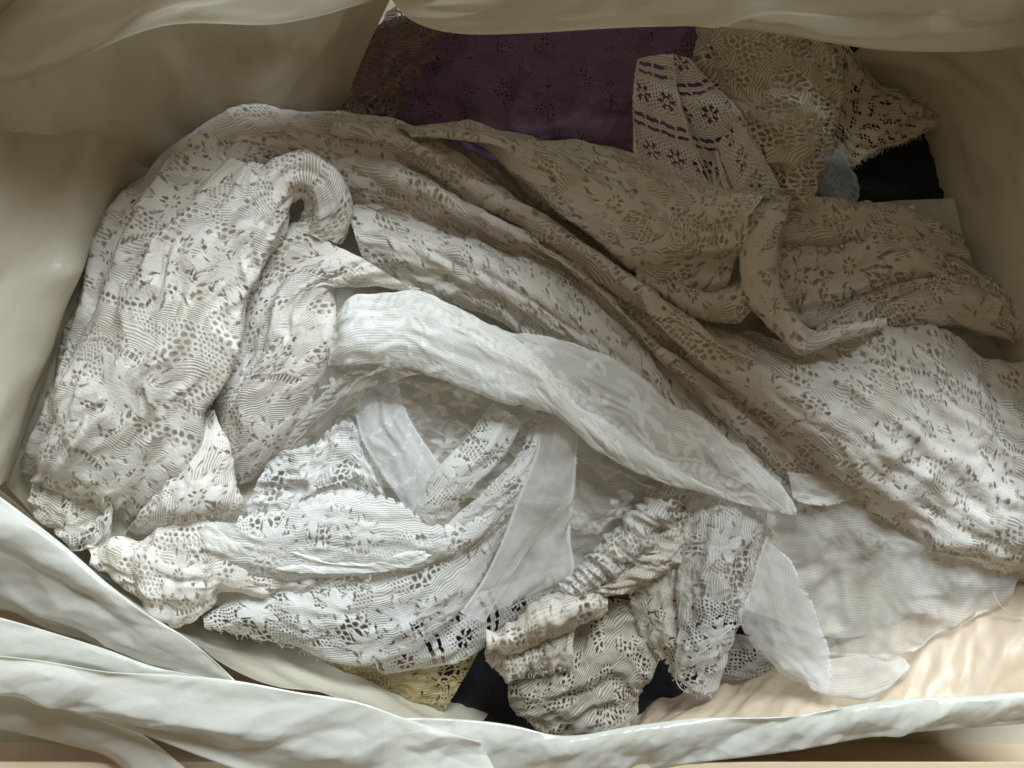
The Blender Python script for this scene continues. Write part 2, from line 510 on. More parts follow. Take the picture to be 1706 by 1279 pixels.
def cloth(name, kind, color, trans=0.30, bump=0.5, tint=None, **p):
    """two materials: solid threads, and thread edges / thin weave that let light through"""
    made = []
    for see in (False, True):
        m = bpy.data.materials.new(name + ('_openwork' if see else '')); m.use_nodes = True
        nt = m.node_tree; nt.nodes.clear()
        out = nt.nodes.new('ShaderNodeOutputMaterial')
        uvn = nt.nodes.new('ShaderNodeUVMap'); uvn.uv_map = 'uv'
        u0, v0, _ = sep(nt, uvn.outputs[0])
        n = noise(nt, u0, v0, 0.9, 2.0)
        n2 = noise(nt, u0, v0, 16.0, 1.0)
        mixc = nt.nodes.new('ShaderNodeMix'); mixc.data_type = 'RGBA'
        t = tint or tuple(c * q for c, q in zip(color, (0.95, 0.93, 0.88)))
        mixc.inputs[6].default_value = (*color, 1); mixc.inputs[7].default_value = (*t, 1)
        nt.links.new((n * 1.6 - 0.3).min(1.0).max(0.0).s, mixc.inputs[0])
        rib = attr(nt, 'phase').sin()
        bmp = nt.nodes.new('ShaderNodeBump'); bmp.inputs['Strength'].default_value = bump; bmp.inputs['Distance'].default_value = 0.0007
        nt.links.new((rib * attr(nt, 'strength') * 0.8 + (n2 - 0.5) * 0.9).s, bmp.inputs['Height'])
        dif = nt.nodes.new('ShaderNodeBsdfDiffuse'); tr = nt.nodes.new('ShaderNodeBsdfTranslucent')
        nt.links.new(mixc.outputs[2], dif.inputs['Color']); nt.links.new(mixc.outputs[2], tr.inputs['Color'])
        nt.links.new(bmp.outputs[0], dif.inputs['Normal'])
        mx = nt.nodes.new('ShaderNodeMixShader'); mx.inputs[0].default_value = trans
        nt.links.new(dif.outputs[0], mx.inputs[1]); nt.links.new(tr.outputs[0], mx.inputs[2])
        if see:
            cov = attr(nt, 'cover')
            if kind not in ('gauze', 'sheer'):
                cov = cov.step(0.05, 0.85)
            alpha = cov * (1.0 - rib.step(-0.3, 0.7) * attr(nt, 'strength'))
            tp = nt.nodes.new('ShaderNodeBsdfTransparent')
            fm = nt.nodes.new('ShaderNodeMixShader')
            nt.links.new(alpha.s, fm.inputs[0]); nt.links.new(tp.outputs[0], fm.inputs[1]); nt.links.new(mx.outputs[0], fm.inputs[2])
            nt.links.new(fm.outputs[0], out.inputs[0])
        else:
            nt.links.new(mx.outputs[0], out.inputs[0])
        made.append(m)
    PAT[made[0].name] = (kind, p, made[1])
    return made[0]

def film(name, color, trans=0.06, rough=0.19, clear=0.0, bump=0.22, spec=0.6):
    m = bpy.data.materials.new(name); m.use_nodes = True
    nt = m.node_tree; nt.nodes.clear()
    out = nt.nodes.new('ShaderNodeOutputMaterial')
    uvn = nt.nodes.new('ShaderNodeUVMap'); uvn.uv_map = 'uv'
    u, v, _ = sep(nt, uvn.outputs[0])
    u = u * 100.0; v = v * 100.0
    n1 = noise(nt, u, v * 0.55, 1 / 70.0, 4.0, 0.6)
    n2 = noise(nt, u * 0.7, v, 1 / 16.0, 3.0, 0.6)
    cr = (noise(nt, u, v * 0.6, 1 / 55.0, 1.0) - 0.5).abs().step(0.0, 0.035) + (noise(nt, u * 0.5, v + 300.0, 1 / 30.0, 1.0) - 0.5).abs().step(0.0, 0.04)
    bmp = nt.nodes.new('ShaderNodeBump'); bmp.inputs['Strength'].default_value = bump; bmp.inputs['Distance'].default_value = 0.0022
    nt.links.new((n1 * 0.8 + n2 * 0.25 + cr * 0.05).s, bmp.inputs['Height'])
    col = nt.nodes.new('ShaderNodeMix'); col.data_type = 'RGBA'
    col.inputs[6].default_value = (*color, 1); col.inputs[7].default_value = (*[c * k for c, k in zip(color, (0.90, 0.90, 0.86))], 1)
    nt.links.new(n1.s, col.inputs[0])
    pr = nt.nodes.new('ShaderNodeBsdfPrincipled')
    nt.links.new(col.outputs[2], pr.inputs['Base Color']); nt.links.new(bmp.outputs[0], pr.inputs['Normal'])
    nt.links.new((n2 * 0.12 + (rough - 0.06)).s, pr.inputs['Roughness'])
    pr.inputs['Specular IOR Level'].default_value = spec
    tr = nt.nodes.new('ShaderNodeBsdfTranslucent')
    nt.links.new(col.outputs[2], tr.inputs['Color']); nt.links.new(bmp.outputs[0], tr.inputs['Normal'])
    mx = nt.nodes.new('ShaderNodeMixShader'); mx.inputs[0].default_value = trans
    nt.links.new(pr.outputs[0], mx.inputs[1]); nt.links.new(tr.outputs[0], mx.inputs[2])
    tp = nt.nodes.new('ShaderNodeBsdfTransparent')
    fm = nt.nodes.new('ShaderNodeMixShader'); fm.inputs[0].default_value = 1.0 - clear
    nt.links.new(tp.outputs[0], fm.inputs[1]); nt.links.new(mx.outputs[0], fm.inputs[2])
    nt.links.new(fm.outputs[0], out.inputs[0])
    return m

CREAM = (0.74, 0.70, 0.62)
WHITE = (0.76, 0.75, 0.72)
M_knit = cloth('knitted_lace', 'knit', (0.84, 0.81, 0.76), ground=0.72, scale=1.12)
M_knit2 = cloth('knitted_lace_scalloped', 'knit', (0.84, 0.81, 0.76), ground=0.72, scale=1.12, scallop=26.0, amp=8.0)
M_under = cloth('lower_lace', 'floral', (0.70, 0.65, 0.56), open=0.35)
M_net = cloth('crumpled_net', 'net', (0.72, 0.67, 0.57), warp=14.0, fill=0.12)
M_net_close = cloth('close_net', 'net', (0.68, 0.62, 0.52), warp=12.0, fill=-0.06, cell=8.0, open=0.8)
M_floral = cloth('floral_lace', 'floral', WHITE, ground=0.74, open=0.95, scale=1.1, scallop=19.0, amp=9.0)
M_floral_cream = cloth('floral_lace_cream', 'floral', (0.76, 0.71, 0.62), ground=0.80, open=0.9, scallop=15.0, amp=5.0)
M_leopard = cloth('spotted_lace', 'leopard', (0.66, 0.58, 0.45), warp=12.0)
M_strip = cloth('striped_lace', 'striped', (0.80, 0.77, 0.74), warp=3.0)
M_strip2 = cloth('slotted_lace', 'striped', (0.78, 0.75, 0.72), warp=3.0, period=110.0)
M_gauze = cloth('white_gauze', 'gauze', (0.86, 0.86, 0.84), trans=0.4, cover=0.52, bump=0.25)
M_gauze_thin = cloth('thin_gauze', 'gauze', (0.80, 0.79, 0.75), trans=0.3, cover=0.44, bump=0.25)
M_gauze_zig = cloth('stitched_gauze', 'gauze', (0.82, 0.83, 0.83), trans=0.4, cover=0.70, bump=0.3, zig=44.0)
M_sheer = cloth('sheer_tulle', 'sheer', (0.92, 0.92, 0.88), trans=0.35, cover=0.85, bump=0.4)
M_sheer_thin = cloth('sheer_tulle_thin', 'sheer', (0.80, 0.78, 0.72), trans=0.35, cover=0.42, bump=0.4)
M_purple = cloth('purple_lace', 'floral', (0.30, 0.20, 0.345), ribk=0.6, scale=1.7, open=0.6)
M_yellow = cloth('yellowed_lace', 'floral', (0.44, 0.35, 0.19))
M_blue = cloth('pale_blue_lace', 'floral', (0.45, 0.52, 0.62), open=0.5)
M_brownnet = cloth('brown_net', 'net', (0.30, 0.24, 0.18), warp=14.0)
M_darkmesh = cloth('grey_mesh', 'net', (0.40, 0.37, 0.33), cell=6.5)
M_lining = cloth('lining_cloth', 'plain', (0.66, 0.60, 0.50), trans=0.2, bump=0.3)
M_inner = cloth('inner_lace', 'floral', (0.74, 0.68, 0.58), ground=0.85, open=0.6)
M_black = cloth('black_cloth', 'plain', (0.028, 0.027, 0.033), trans=0.0, bump=1.0)
M_bag = film('bag_film_shaded', (0.54, 0.49, 0.39))  # darker copy of the film, shade of the inner walls put into its colour
M_rim = film('bag_film_rim_lit', (0.85, 0.85, 0.78), trans=0.30, rough=0.10, clear=0.14, spec=0.9)  # paler copy of the same film, light on the near rim in its colour
M_flap = film('bag_film_flap_lit', (0.72, 0.67, 0.56), trans=0.24, rough=0.20, clear=0.0)  # lighter than the walls, light on the flaps put into the colour
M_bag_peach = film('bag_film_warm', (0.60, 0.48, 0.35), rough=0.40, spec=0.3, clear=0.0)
M_card = film('cardboard', (0.66, 0.52, 0.36), trans=0.0, rough=0.8, clear=0.0, bump=0.15, spec=0.2)

# ------------------------------------------------------------------ the setting: floor and box
floor_rails = [[(-2500, -2500, -360), (4200, -2500, -360)], [(-2500, 3800, -360), (4200, 3800, -360)]]
o = sheet('floor', floor_rails, M_card, step=120.0)
tag(o, 'plain tan floor beneath the box', 'floor', kind='structure')

# ------------------------------------------------------------------ cardboard box (seen along the near edge)
box = thing('cardboard_box', 'tan cardboard flap showing under the near rim of the bag', 'box', 853, 1300, -350)
def slab(name, x0, y0, x1, y1, z0, z1, parent):
    org = np.array(parent['origin'])
    p = [(x0, y0), (x1, y0), (x1, y1), (x0, y1)]
    vs = [np.array([(x - CX), (CY - y), z]) * S - org for z in (z0, z1) for x, y in p]
    me = bpy.data.meshes.new(name)
    me.from_pydata([tuple(q) for q in vs], [], [(0, 1, 2, 3), (4, 7, 6, 5), (0, 4, 5, 1), (1, 5, 6, 2), (2, 6, 7, 3), (3, 7, 4, 0)])
    uv = me.uv_layers.new(name='uv')
    for l in me.loops:
        c = me.vertices[l.vertex_index].co
        uv.data[l.index].uv = (c.x / S / 100, (c.y + c.z) / S / 100)
    me.materials.append(M_card)
    return link(bpy.data.objects.new(name, me), parent)
slab('wall', -260, 1330, 1960, 1342, -350, 46, box)
slab('wall', -260, -330, 1960, -318, -350, 46, box)
slab('wall', -272, -330, -260, 1342, -350, 46, box)
slab('wall', 1960, -330, 1972, 1342, -350, 46, box)
slab('flap', -250, 1248, 1950, 1700, 62, 70, box)

# ------------------------------------------------------------------ the plastic bag
bag = thing('plastic_bag', 'large cream plastic bag lining the box and holding all the lace', 'plastic bag', 853, 640, -330)
def bagpart(name, rails, mat=M_bag, **k):
    k.setdefault('step', 5.0)
    return sheet(name, rails, mat, bag, **k)
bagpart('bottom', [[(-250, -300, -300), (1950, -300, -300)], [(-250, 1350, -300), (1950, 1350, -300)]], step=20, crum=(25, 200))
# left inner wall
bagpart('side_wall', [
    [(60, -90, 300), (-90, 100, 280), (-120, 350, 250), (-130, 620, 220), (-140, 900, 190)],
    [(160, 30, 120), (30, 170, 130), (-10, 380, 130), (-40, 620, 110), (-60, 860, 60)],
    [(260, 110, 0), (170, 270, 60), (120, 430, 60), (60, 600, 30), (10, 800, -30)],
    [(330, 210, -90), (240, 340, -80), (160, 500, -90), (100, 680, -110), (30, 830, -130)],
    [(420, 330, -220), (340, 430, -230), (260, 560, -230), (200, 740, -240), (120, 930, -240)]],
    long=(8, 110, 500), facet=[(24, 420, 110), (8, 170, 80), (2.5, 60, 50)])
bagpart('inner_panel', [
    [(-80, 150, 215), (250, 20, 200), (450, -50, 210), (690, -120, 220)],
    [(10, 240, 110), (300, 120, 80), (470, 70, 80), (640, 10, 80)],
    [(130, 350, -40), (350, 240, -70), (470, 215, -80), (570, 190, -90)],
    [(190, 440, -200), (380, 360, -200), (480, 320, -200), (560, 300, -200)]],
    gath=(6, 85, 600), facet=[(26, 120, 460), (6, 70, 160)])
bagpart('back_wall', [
    [(-200, -330, 260), (300, -330, 330), (700, -330, 420), (1100, -330, 460), (1500, -330, 470), (2000, -330, 480)],  # unseen top edge, height set to stop light leaking under the flaps
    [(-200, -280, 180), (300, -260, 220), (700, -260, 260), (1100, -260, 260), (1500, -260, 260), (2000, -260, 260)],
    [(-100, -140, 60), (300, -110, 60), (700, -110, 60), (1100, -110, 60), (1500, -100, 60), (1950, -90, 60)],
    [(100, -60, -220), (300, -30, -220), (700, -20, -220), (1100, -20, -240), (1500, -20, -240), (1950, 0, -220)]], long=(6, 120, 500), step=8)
bagpart('back_flap', [
    [(-140, -150, 520), (120, -170, 540), (320, -170, 490), (480, -160, 430), (700, -160, 420)],  # unseen top edge, raised to shade the left wall and the crown
    [(-140, 0, 270), (100, -40, 285), (300, -60, 310), (480, -70, 330), (690, -90, 350)],
    [(-140, 120, 235), (60, 70, 240), (270, 10, 250), (460, 0, 250), (690, -50, 260)],
    [(-140, 172, 190), (70, 122, 195), (275, 42, 205), (470, 38, 200), (690, -26, 215)]], M_flap,
    step=4.0, facet=[(18, 180, 120), (7, 70, 70), (2.5, 30, 40)], tuck=(0, 30), seed=401)
bagpart('back_flap', [
    [(560, -160, 425), (900, -170, 480), (1200, -170, 620), (1500, -170, 780), (1900, -170, 820)],  # unseen top edge, stretched taller rightwards to cast shade over the far heap
    [(570, -90, 380), (900, -110, 420), (1200, -110, 440), (1500, -100, 440), (1900, -110, 440)],
    [(600, -50, 270), (900, 0, 270), (1200, -5, 270), (1450, 15, 265), (1850, 5, 270)],
    [(640, -30, 215), (740, 52, 210), (1180, 42, 210), (1490, 84, 205), (1850, 60, 215)]], M_flap,
    step=4.0, facet=[(34, 240, 140), (14, 100, 90), (5, 44, 50)], tuck=(0, 40), seed=402)
# right inner wall
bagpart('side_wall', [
    [(1900, -60, 560), (1920, 200, 460), (1910, 420, 340), (1880, 700, 250), (1850, 980, 200)],  # unseen top edge, raised to shade the folds on the right
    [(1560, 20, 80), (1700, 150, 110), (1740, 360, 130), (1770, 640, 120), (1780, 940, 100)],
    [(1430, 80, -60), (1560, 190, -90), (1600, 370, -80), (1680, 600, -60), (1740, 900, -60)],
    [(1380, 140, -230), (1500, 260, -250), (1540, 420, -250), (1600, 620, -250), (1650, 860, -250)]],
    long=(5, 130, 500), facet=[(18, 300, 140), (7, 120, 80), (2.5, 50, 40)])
bagpart('loose_film', [[(1440, 340, -70), (1500, 334, -60), (1590, 331, -55)], [(1480, 420, -60), (1560, 410, -50), (1604, 400, -45)]], film('thin_film', (0.74, 0.72, 0.66), clear=0.45), crum=(3, 40))
# near right wall and rim
bagpart('front_wall', [
    [(980, 1180, -230), (1160, 1090, -230), (1290, 1030, -220), (1420, 980, -200), (1560, 920, -180), (1800, 840, -150)],
    [(1010, 1225, -90), (1180, 1160, -100), (1300, 1105, -100), (1440, 1060, -80), (1580, 1010, -60), (1800, 940, -30)],
    [(1000, 1250, 20), (1180, 1200, 20), (1310, 1185, 20), (1440, 1165, 30), (1600, 1130, 40), (1800, 1080, 60)],
    [(1000, 1262, 36), (1180, 1222, 44), (1310, 1210, 46), (1440, 1195, 52), (1600, 1175, 58), (1800, 1150, 64)]],
    M_bag_peach, facet=[(12, 150, 120), (10, 44, 130), (5, 22, 60), (2, 12, 20)], seed=404)
bagpart('rim_fold', [
    [(640, 1196, 96), (853, 1209, 90), (930, 1226, 92), (1060, 1209, 96), (1150, 1198, 92), (1317, 1193, 90), (1458, 1170, 94), (1634, 1159, 100), (1820, 1143, 104)],
    [(640, 1240, 100), (853, 1240, 94), (930, 1246, 94), (1060, 1230, 98), (1150, 1222, 94), (1317, 1214, 92), (1458, 1190, 96), (1634, 1178, 102), (1820, 1162, 106)],
    [(640, 1330, 70), (853, 1320, 66), (930, 1305, 66), (1060, 1286, 66), (1150, 1272, 72), (1317, 1251, 74), (1458, 1226, 76), (1634, 1211, 78), (1820, 1196, 80)]], M_rim,
    step=3.0, facet=[(14, 110, 80), (10, 48, 60), (5, 22, 30), (1.0, 11, 16)], tuck=(60, 20), seed=405)
# near left: three overlapping folds of the rim
bagpart('front_wall', [
    [(-90, 745, 150), (60, 872, 150), (190, 982, 146), (330, 1080, 130), (420, 1130, 90), (560, 1165, 60), (760, 1225, 50)],
    [(-60, 860, -60), (120, 930, -80), (250, 1010, -90), (380, 1080, -70), (480, 1095, -90), (630, 1135, -110), (800, 1205, -110)],
    [(60, 860, -230), (220, 900, -240), (350, 960, -240), (460, 1000, -240), (560, 1000, -240), (700, 1040, -240), (860, 1120, -240)]],
    facet=[(8, 180, 120), (4, 60, 60)])
bagpart('rim_fold', [
    [(-120, 745, 175), (0, 828, 178), (106, 909, 176), (183, 976, 172), (246, 1024, 168), (317, 1068, 160), (392, 1134, 150)],
    [(-120, 850, 186), (0, 905, 180), (90, 965, 174), (170, 1020, 168), (230, 1060, 160), (310, 1098, 150), (392, 1140, 144)],
    [(-120, 1010, 50), (0, 1030, 50), (70, 1060, 56), (150, 1085, 70), (220, 1110, 86), (310, 1132, 100), (396, 1148, 120)]], M_rim,
    step=3.5, facet=[(14, 340, 110), (7, 110, 80), (3.5, 40, 40), (0.7, 18, 18)], tuck=(60, 0), seed=407)
bagpart('rim_fold', [
    [(-120, 1000, 130), (32, 1038, 134), (99, 1058, 136), (176, 1082, 138), (253, 1110, 138), (352, 1130, 136), (440, 1146, 126)],
    [(-120, 1050, 136), (40, 1070, 138), (110, 1082, 138), (180, 1100, 138), (255, 1120, 136), (352, 1140, 132), (440, 1160, 120)],
    [(-120, 1110, 120), (40, 1122, 120), (110, 1132, 120), (180, 1145, 118), (255, 1160, 112), (352, 1175, 106), (440, 1190, 96)]], M_rim,
    step=3.0, facet=[(12, 240, 70), (6, 70, 50), (2, 22, 22)], tuck=(50, 10), seed=408)
bagpart('rim_fold', [
    [(-120, 1085, 166), (70, 1101, 170), (176, 1119, 172), (281, 1124, 172), (390, 1134, 168), (493, 1153, 160), (600, 1171, 150), (700, 1206, 136), (800, 1236, 116)],
    [(-120, 1115, 164), (60, 1125, 168), (160, 1150, 168), (260, 1172, 168), (370, 1196, 162), (480, 1210, 154), (600, 1232, 144), (700, 1250, 132), (820, 1275, 112)],
    [(-120, 1152, 140), (53, 1162, 142), (140, 1190, 142), (235, 1222, 140), (340, 1262, 136), (450, 1300, 128), (600, 1330, 116), (720, 1345, 104), (850, 1345, 92)]], M_rim,
    step=3.0, facet=[(16, 240, 80), (11, 90, 60), (5, 36, 36), (0.8, 15, 18)], tuck=(40, 20), seed=409)
bagpart('rim_fold', [
    [(-120, 1140, 110), (53, 1158, 114), (134, 1180, 114), (230, 1220, 110), (330, 1300, 100)],
    [(-120, 1175, 108), (40, 1196, 110), (120, 1216, 110), (210, 1250, 104), (280, 1310, 96)],
    [(-120, 1196, 84), (60, 1228, 86), (120, 1243, 86), (180, 1262, 82), (240, 1320, 78)]], M_rim,
    step=3.0, facet=[(10, 180, 70), (5, 60, 40)], tuck=(40, 16), seed=410)

# ------------------------------------------------------------------ dark cloths deep in the bag
o = sheet('black_cloth', [[(640, 1030, -175), (900, 1000, -175), (1260, 1000, -170)], [(640, 1130, -170), (900, 1120, -165), (1260, 1110, -165)], [(660, 1260, -150), (900, 1260, -150), (1260, 1240, -150)]], M_black, crum=(16, 90), crease=(9, 40, 140), step=4)
tag(o, 'black cloth deep in the bag under the lace bundle at the near rim', 'cloth')
o = sheet('black_cloth', [[(1330, 40, -150), (1420, 60, -150), (1520, 110, -150)], [(1350, 160, -150), (1480, 180, -150), (1590, 190, -140)], [(1390, 360, -130), (1490, 350, -120), (1592, 340, -110)]], M_black, crum=(12, 70), crease=(9, 36, 120), step=4)
tag(o, 'black cloth under the spotted cream lace by the far right bag wall', 'cloth')

# lower lace seen only through the openings of what lies on it
o = sheet('lace_tablecloth', [
    [(200, 300, -105), (600, 230, -105), (1000, 280, -105), (1300, 360, -105), (1680, 420, -105)],
    [(130, 600, -70), (500, 600, -70), (900, 620, -76), (1300, 640, -70), (1700, 640, -70)],
    [(110, 830, -70), (420, 850, -70), (760, 900, -76), (1150, 860, -76), (1700, 860, -70)],
    [(160, 930, -76), (420, 1020, -84), (760, 1000, -92), (1200, 1000, -92), (1400, 1060, -92), (1640, 1000, -84)]],
    M_under, crum=(16, 120), step=7)
tag(o, 'cream lace lying lowest in the heap, glimpsed through the cloths above', 'lace cloth')

# ------------------------------------------------------------------ far side of the bag: purple lace, nets, ribbons
o = sheet('purple_lace', [
    [(590, 60, -190), (700, 20, -170), (900, 10, -100), (1100, 10, -100), (1400, 10, -120)],
    [(590, 140, -180), (700, 130, -150), (900, 110, -70), (1100, 110, -70), (1400, 110, -110)],
    [(590, 260, -150), (700, 260, -120), (900, 275, -60), (1100, 290, -60), (1380, 320, -100)]],
    M_purple, crum=(16, 100), long=(14, 60, 260), crease=(8, 40, 160))
sheet('under_layer', [  # black sheet added beneath to darken the openings of the purple lace
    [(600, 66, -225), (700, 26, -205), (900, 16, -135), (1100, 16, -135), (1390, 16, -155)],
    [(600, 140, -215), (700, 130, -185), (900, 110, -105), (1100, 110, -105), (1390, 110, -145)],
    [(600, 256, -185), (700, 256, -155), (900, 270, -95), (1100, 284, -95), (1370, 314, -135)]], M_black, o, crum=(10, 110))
tag(o, 'dark purple lace spread at the far side of the bag', 'lace cloth')
o = sheet('brown_net', [
    [(690, -40, -60), (640, 40, -70), (600, 110, -80), (545, 215, -90)],
    [(720, 0, -40), (680, 60, -50), (640, 120, -55), (600, 215, -70)],
    [(745, 40, -70), (720, 85, -80), (690, 130, -90), (655, 215, -95)]], M_brownnet, crum=(14, 38), long=(8, 20, 120))
tag(o, 'crumpled brown net beside the purple lace at the far left', 'net')
rib = thing('striped_ribbon', 'white lace ribbon with slotted stripes, folded in a loop over the purple lace', 'lace ribbon', 1150, 290, -40)
sheet('fold', [[(1100, 94, 0), (1118, 150, 0), (1150, 235, 5), (1190, 318, 10)], [(1120, 92, 6), (1160, 150, 14), (1205, 240, 20), (1250, 330, 20)], [(1146, 103, 0), (1197, 148, 0), (1240, 195, 10), (1306, 330, 10)]],
      M_strip, rib, long=(6, 30, 200), rot=0, border='AB')
sheet('fold', [[(1060, 98, 14), (1055, 140, 18), (1053, 190, 20), (1056, 262, 20)], [(1082, 93, 30), (1088, 150, 34), (1095, 210, 36), (1110, 300, 34)], [(1118, 93, 16), (1132, 160, 20), (1150, 230, 24), (1185, 320, 26)]],
      M_strip, rib, long=(5, 30, 200), border='AB')
sheet('fold', [[(1186, 268, 24), (1205, 225, 26), (1222, 200, 20)], [(1196, 330, 30), (1240, 300, 34), (1262, 240, 28)], [(1220, 345, 16), (1270, 335, 16), (1306, 325, 14)]], M_strip, rib, long=(4, 30, 200), border='B')
o = sheet('crumpled_net', [
    [(1190, 25, -40), (1172, 84, -30), (1198, 150, -20), (1230, 190, -10), (1264, 245, 0), (1289, 290, 0), (1306, 345, 0)],
    [(1260, 20, 10), (1260, 84, 20), (1280, 140, 30), (1300, 185, 30), (1310, 240, 30), (1318, 290, 20), (1325, 345, 10)],
    [(1338, 40, -30), (1366, 91, -20), (1390, 130, -10), (1387, 180, -10), (1374, 235, -10), (1353, 290, -10), (1348, 345, -10)]],
    M_net, crum=(17, 52), long=(9, 30, 160), tuck=(20, 20), border='B')
SEED[0] -= 1
u_ = sheet('under_layer', [
    [(1200, 35, -70), (1190, 84, -60), (1212, 150, -50), (1276, 245, -30), (1310, 340, -30)],
    [(1260, 30, -20), (1260, 84, -10), (1285, 150, 0), (1312, 245, 0), (1325, 340, -20)],
    [(1325, 50, -60), (1350, 91, -50), (1374, 150, -40), (1360, 235, -40), (1340, 340, -40)]], M_lining, o, crum=(10, 60))
tag(o, 'crumpled cream honeycomb net heaped next to the striped ribbon', 'net')
o = sheet('spotted_lace', [
    [(1335, 50, -80), (1390, 62, -80), (1425, 94, -80), (1456, 130, -85), (1511, 153, -90), (1562, 172, -95)],
    [(1350, 140, -60), (1390, 150, -50), (1420, 175, -50), (1450, 185, -55), (1510, 195, -65), (1568, 195, -80)],
    [(1370, 260, -70), (1400, 285, -70), (1422, 277, -70), (1452, 254, -70), (1500, 236, -75), (1570, 208, -85)]],
    M_leopard, crum=(7, 50), long=(4, 25, 150), border='B')
tag(o, 'tan lace with dark leopard-like openings by the far right wall', 'lace cloth')
o = sheet('blue_lace', [[(1378, 215, -80), (1400, 240, -76), (1418, 280, -70), (1430, 320, -70)], [(1366, 252, -60), (1382, 285, -52), (1396, 320, -50), (1412, 350, -56)], [(1350, 285, -70), (1354, 310, -66), (1362, 335, -66), (1370, 355, -70)]],
    M_blue, crum=(6, 30), border='A')
tag(o, 'small pale blue lace scrap between the net and the black cloth', 'lace scrap')

# ------------------------------------------------------------------ the large knitted lace curtain
cur = thing('lace_curtain', 'large cream knitted lace curtain bunched from the left lobe across the heap', 'lace curtain', 700, 500, -60)
def fold(A, B, z0, h, mat=M_knit, par=cur, name='fold', mid=None, **k):
    k.setdefault('tuck', (45, 45))
    rails = [A, B] if mid is None else [A, *mid, B]
    SEED[0] += 1
    k.setdefault('seed', SEED[0])
    if mat in (M_knit, M_knit2) or par.name in ('lace_bundle', 'lace_drape'):
        k2 = dict(k); k2['border'] = ''; k2['seed'] = k['seed']
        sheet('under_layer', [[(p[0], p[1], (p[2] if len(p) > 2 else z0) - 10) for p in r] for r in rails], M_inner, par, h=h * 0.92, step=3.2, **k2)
    return sheet(name, rails, mat, par, z0=z0, h=h, **k)
# crown of the lobe
fold([(215, 350), (257, 281), (300, 235), (352, 198), (408, 178), (480, 182), (560, 190), (640, 205)],
     [(260, 430), (330, 400), (400, 350), (450, 300), (510, 290), (560, 310), (600, 330), (680, 330)], 0, 34, long=(10, 44, 360), crum=(1.2, 80), power=0.5)
# the long sheet that runs from the crown across to the right edge, ridge by ridge
sheet_rails = [
    [(560, 196, 0), (640, 205, 0), (720, 225, -10), (800, 262, -16), (880, 325, -20), (960, 385, -20), (1060, 460, -20), (1150, 520, -15), (1250, 556, -6), (1340, 580, 6), (1465, 549, 16), (1560, 562, 18), (1650, 592, 16), (1800, 645, 6)],
    [(556, 205, 30), (630, 213, 30), (705, 238, 20), (780, 278, 8), (860, 336, 0), (950, 393, 0), (1050, 465, 2), (1150, 536, 16), (1260, 596, 40), (1370, 640, 54), (1480, 660, 56), (1580, 690, 52), (1680, 730, 46), (1800, 770, 40)],
    [(552, 214, 40), (620, 228, 46), (690, 256, 48), (755, 292, 48), (830, 338, 48), (915, 382, 50), (1000, 436, 54), (1090, 508, 56), (1190, 600, 58), (1290, 680, 56), (1380, 748, 46), (1480, 830, 30), (1610, 915, 14), (1800, 955, 0)],
    [(549, 228, 34), (610, 242, 34), (676, 270, 30), (740, 305, 28), (812, 350, 26), (895, 392, 26), (975, 440, 26), (1060, 512, 24), (1158, 604, 22), (1256, 686, 18), (1340, 754, 8), (1440, 842, -14), (1590, 930, -30), (1800, 975, -40)],
    [(556, 285, 38), (620, 290, 40), (690, 310, 42), (750, 340, 42), (820, 370, 40), (890, 405, 38), (950, 446, 36), (1020, 506, 34), (1110, 595, 32), (1200, 670, 28), (1290, 740, 10), (1380, 830, -30), (1530, 930, -60), (1760, 990, -80)],
    [(572, 335, 14), (640, 356, 12), (710, 372, 12), (780, 392, 12), (850, 414, 12), (920, 444, 12), (980, 486, 12), (1050, 546, 10), (1120, 616, 8), (1190, 684, 4), (1260, 748, -6), (1340, 820, -36), (1480, 920, -70), (1720, 995, -90)],
    [(590, 385, 34), (660, 400, 38), (730, 420, 40), (800, 445, 38), (860, 475, 36), (930, 514, 32), (1000, 562, 28), (1070, 622, 24), (1130, 682, 18), (1190, 730, 6), (1250, 775, -14), (1310, 820, -40), (1440, 915, -80), (1690, 1000, -100)],
    [(620, 470, -6), (700, 490, -6), (780, 510, -6), (850, 540, -8), (920, 580, -10), (990, 620, -12), (1060, 660, -14), (1110, 700, -18), (1170, 740, -24), (1230, 780, -34), (1300, 820, -44), (1350, 850, -60), (1440, 930, -90), (1690, 1010, -110)]]
for i_, (dz_, dy_) in {2: (4, 0), 3: (-8, -2), 4: (6, 0), 5: (-12, -4), 6: (8, 0)}.items():
    sheet_rails[i_] = [(x, y + dy_ * min(1, max(0, (1300 - x) / 300)), z + dz_ * min(1, max(0.2, (1500 - x) / 300))) for x, y, z in sheet_rails[i_]]
SEED[0] += 1
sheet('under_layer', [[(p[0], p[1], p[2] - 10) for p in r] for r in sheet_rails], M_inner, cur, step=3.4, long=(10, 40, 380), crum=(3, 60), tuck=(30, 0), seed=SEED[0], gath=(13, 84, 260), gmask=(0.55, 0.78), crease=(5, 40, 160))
sheet('body', sheet_rails, M_knit, cur, long=(10, 40, 380), crum=(3, 60), tuck=(30, 0), seed=SEED[0], step=2.1, gath=(13, 84, 260), gmask=(0.55, 0.78), crease=(5, 40, 160))
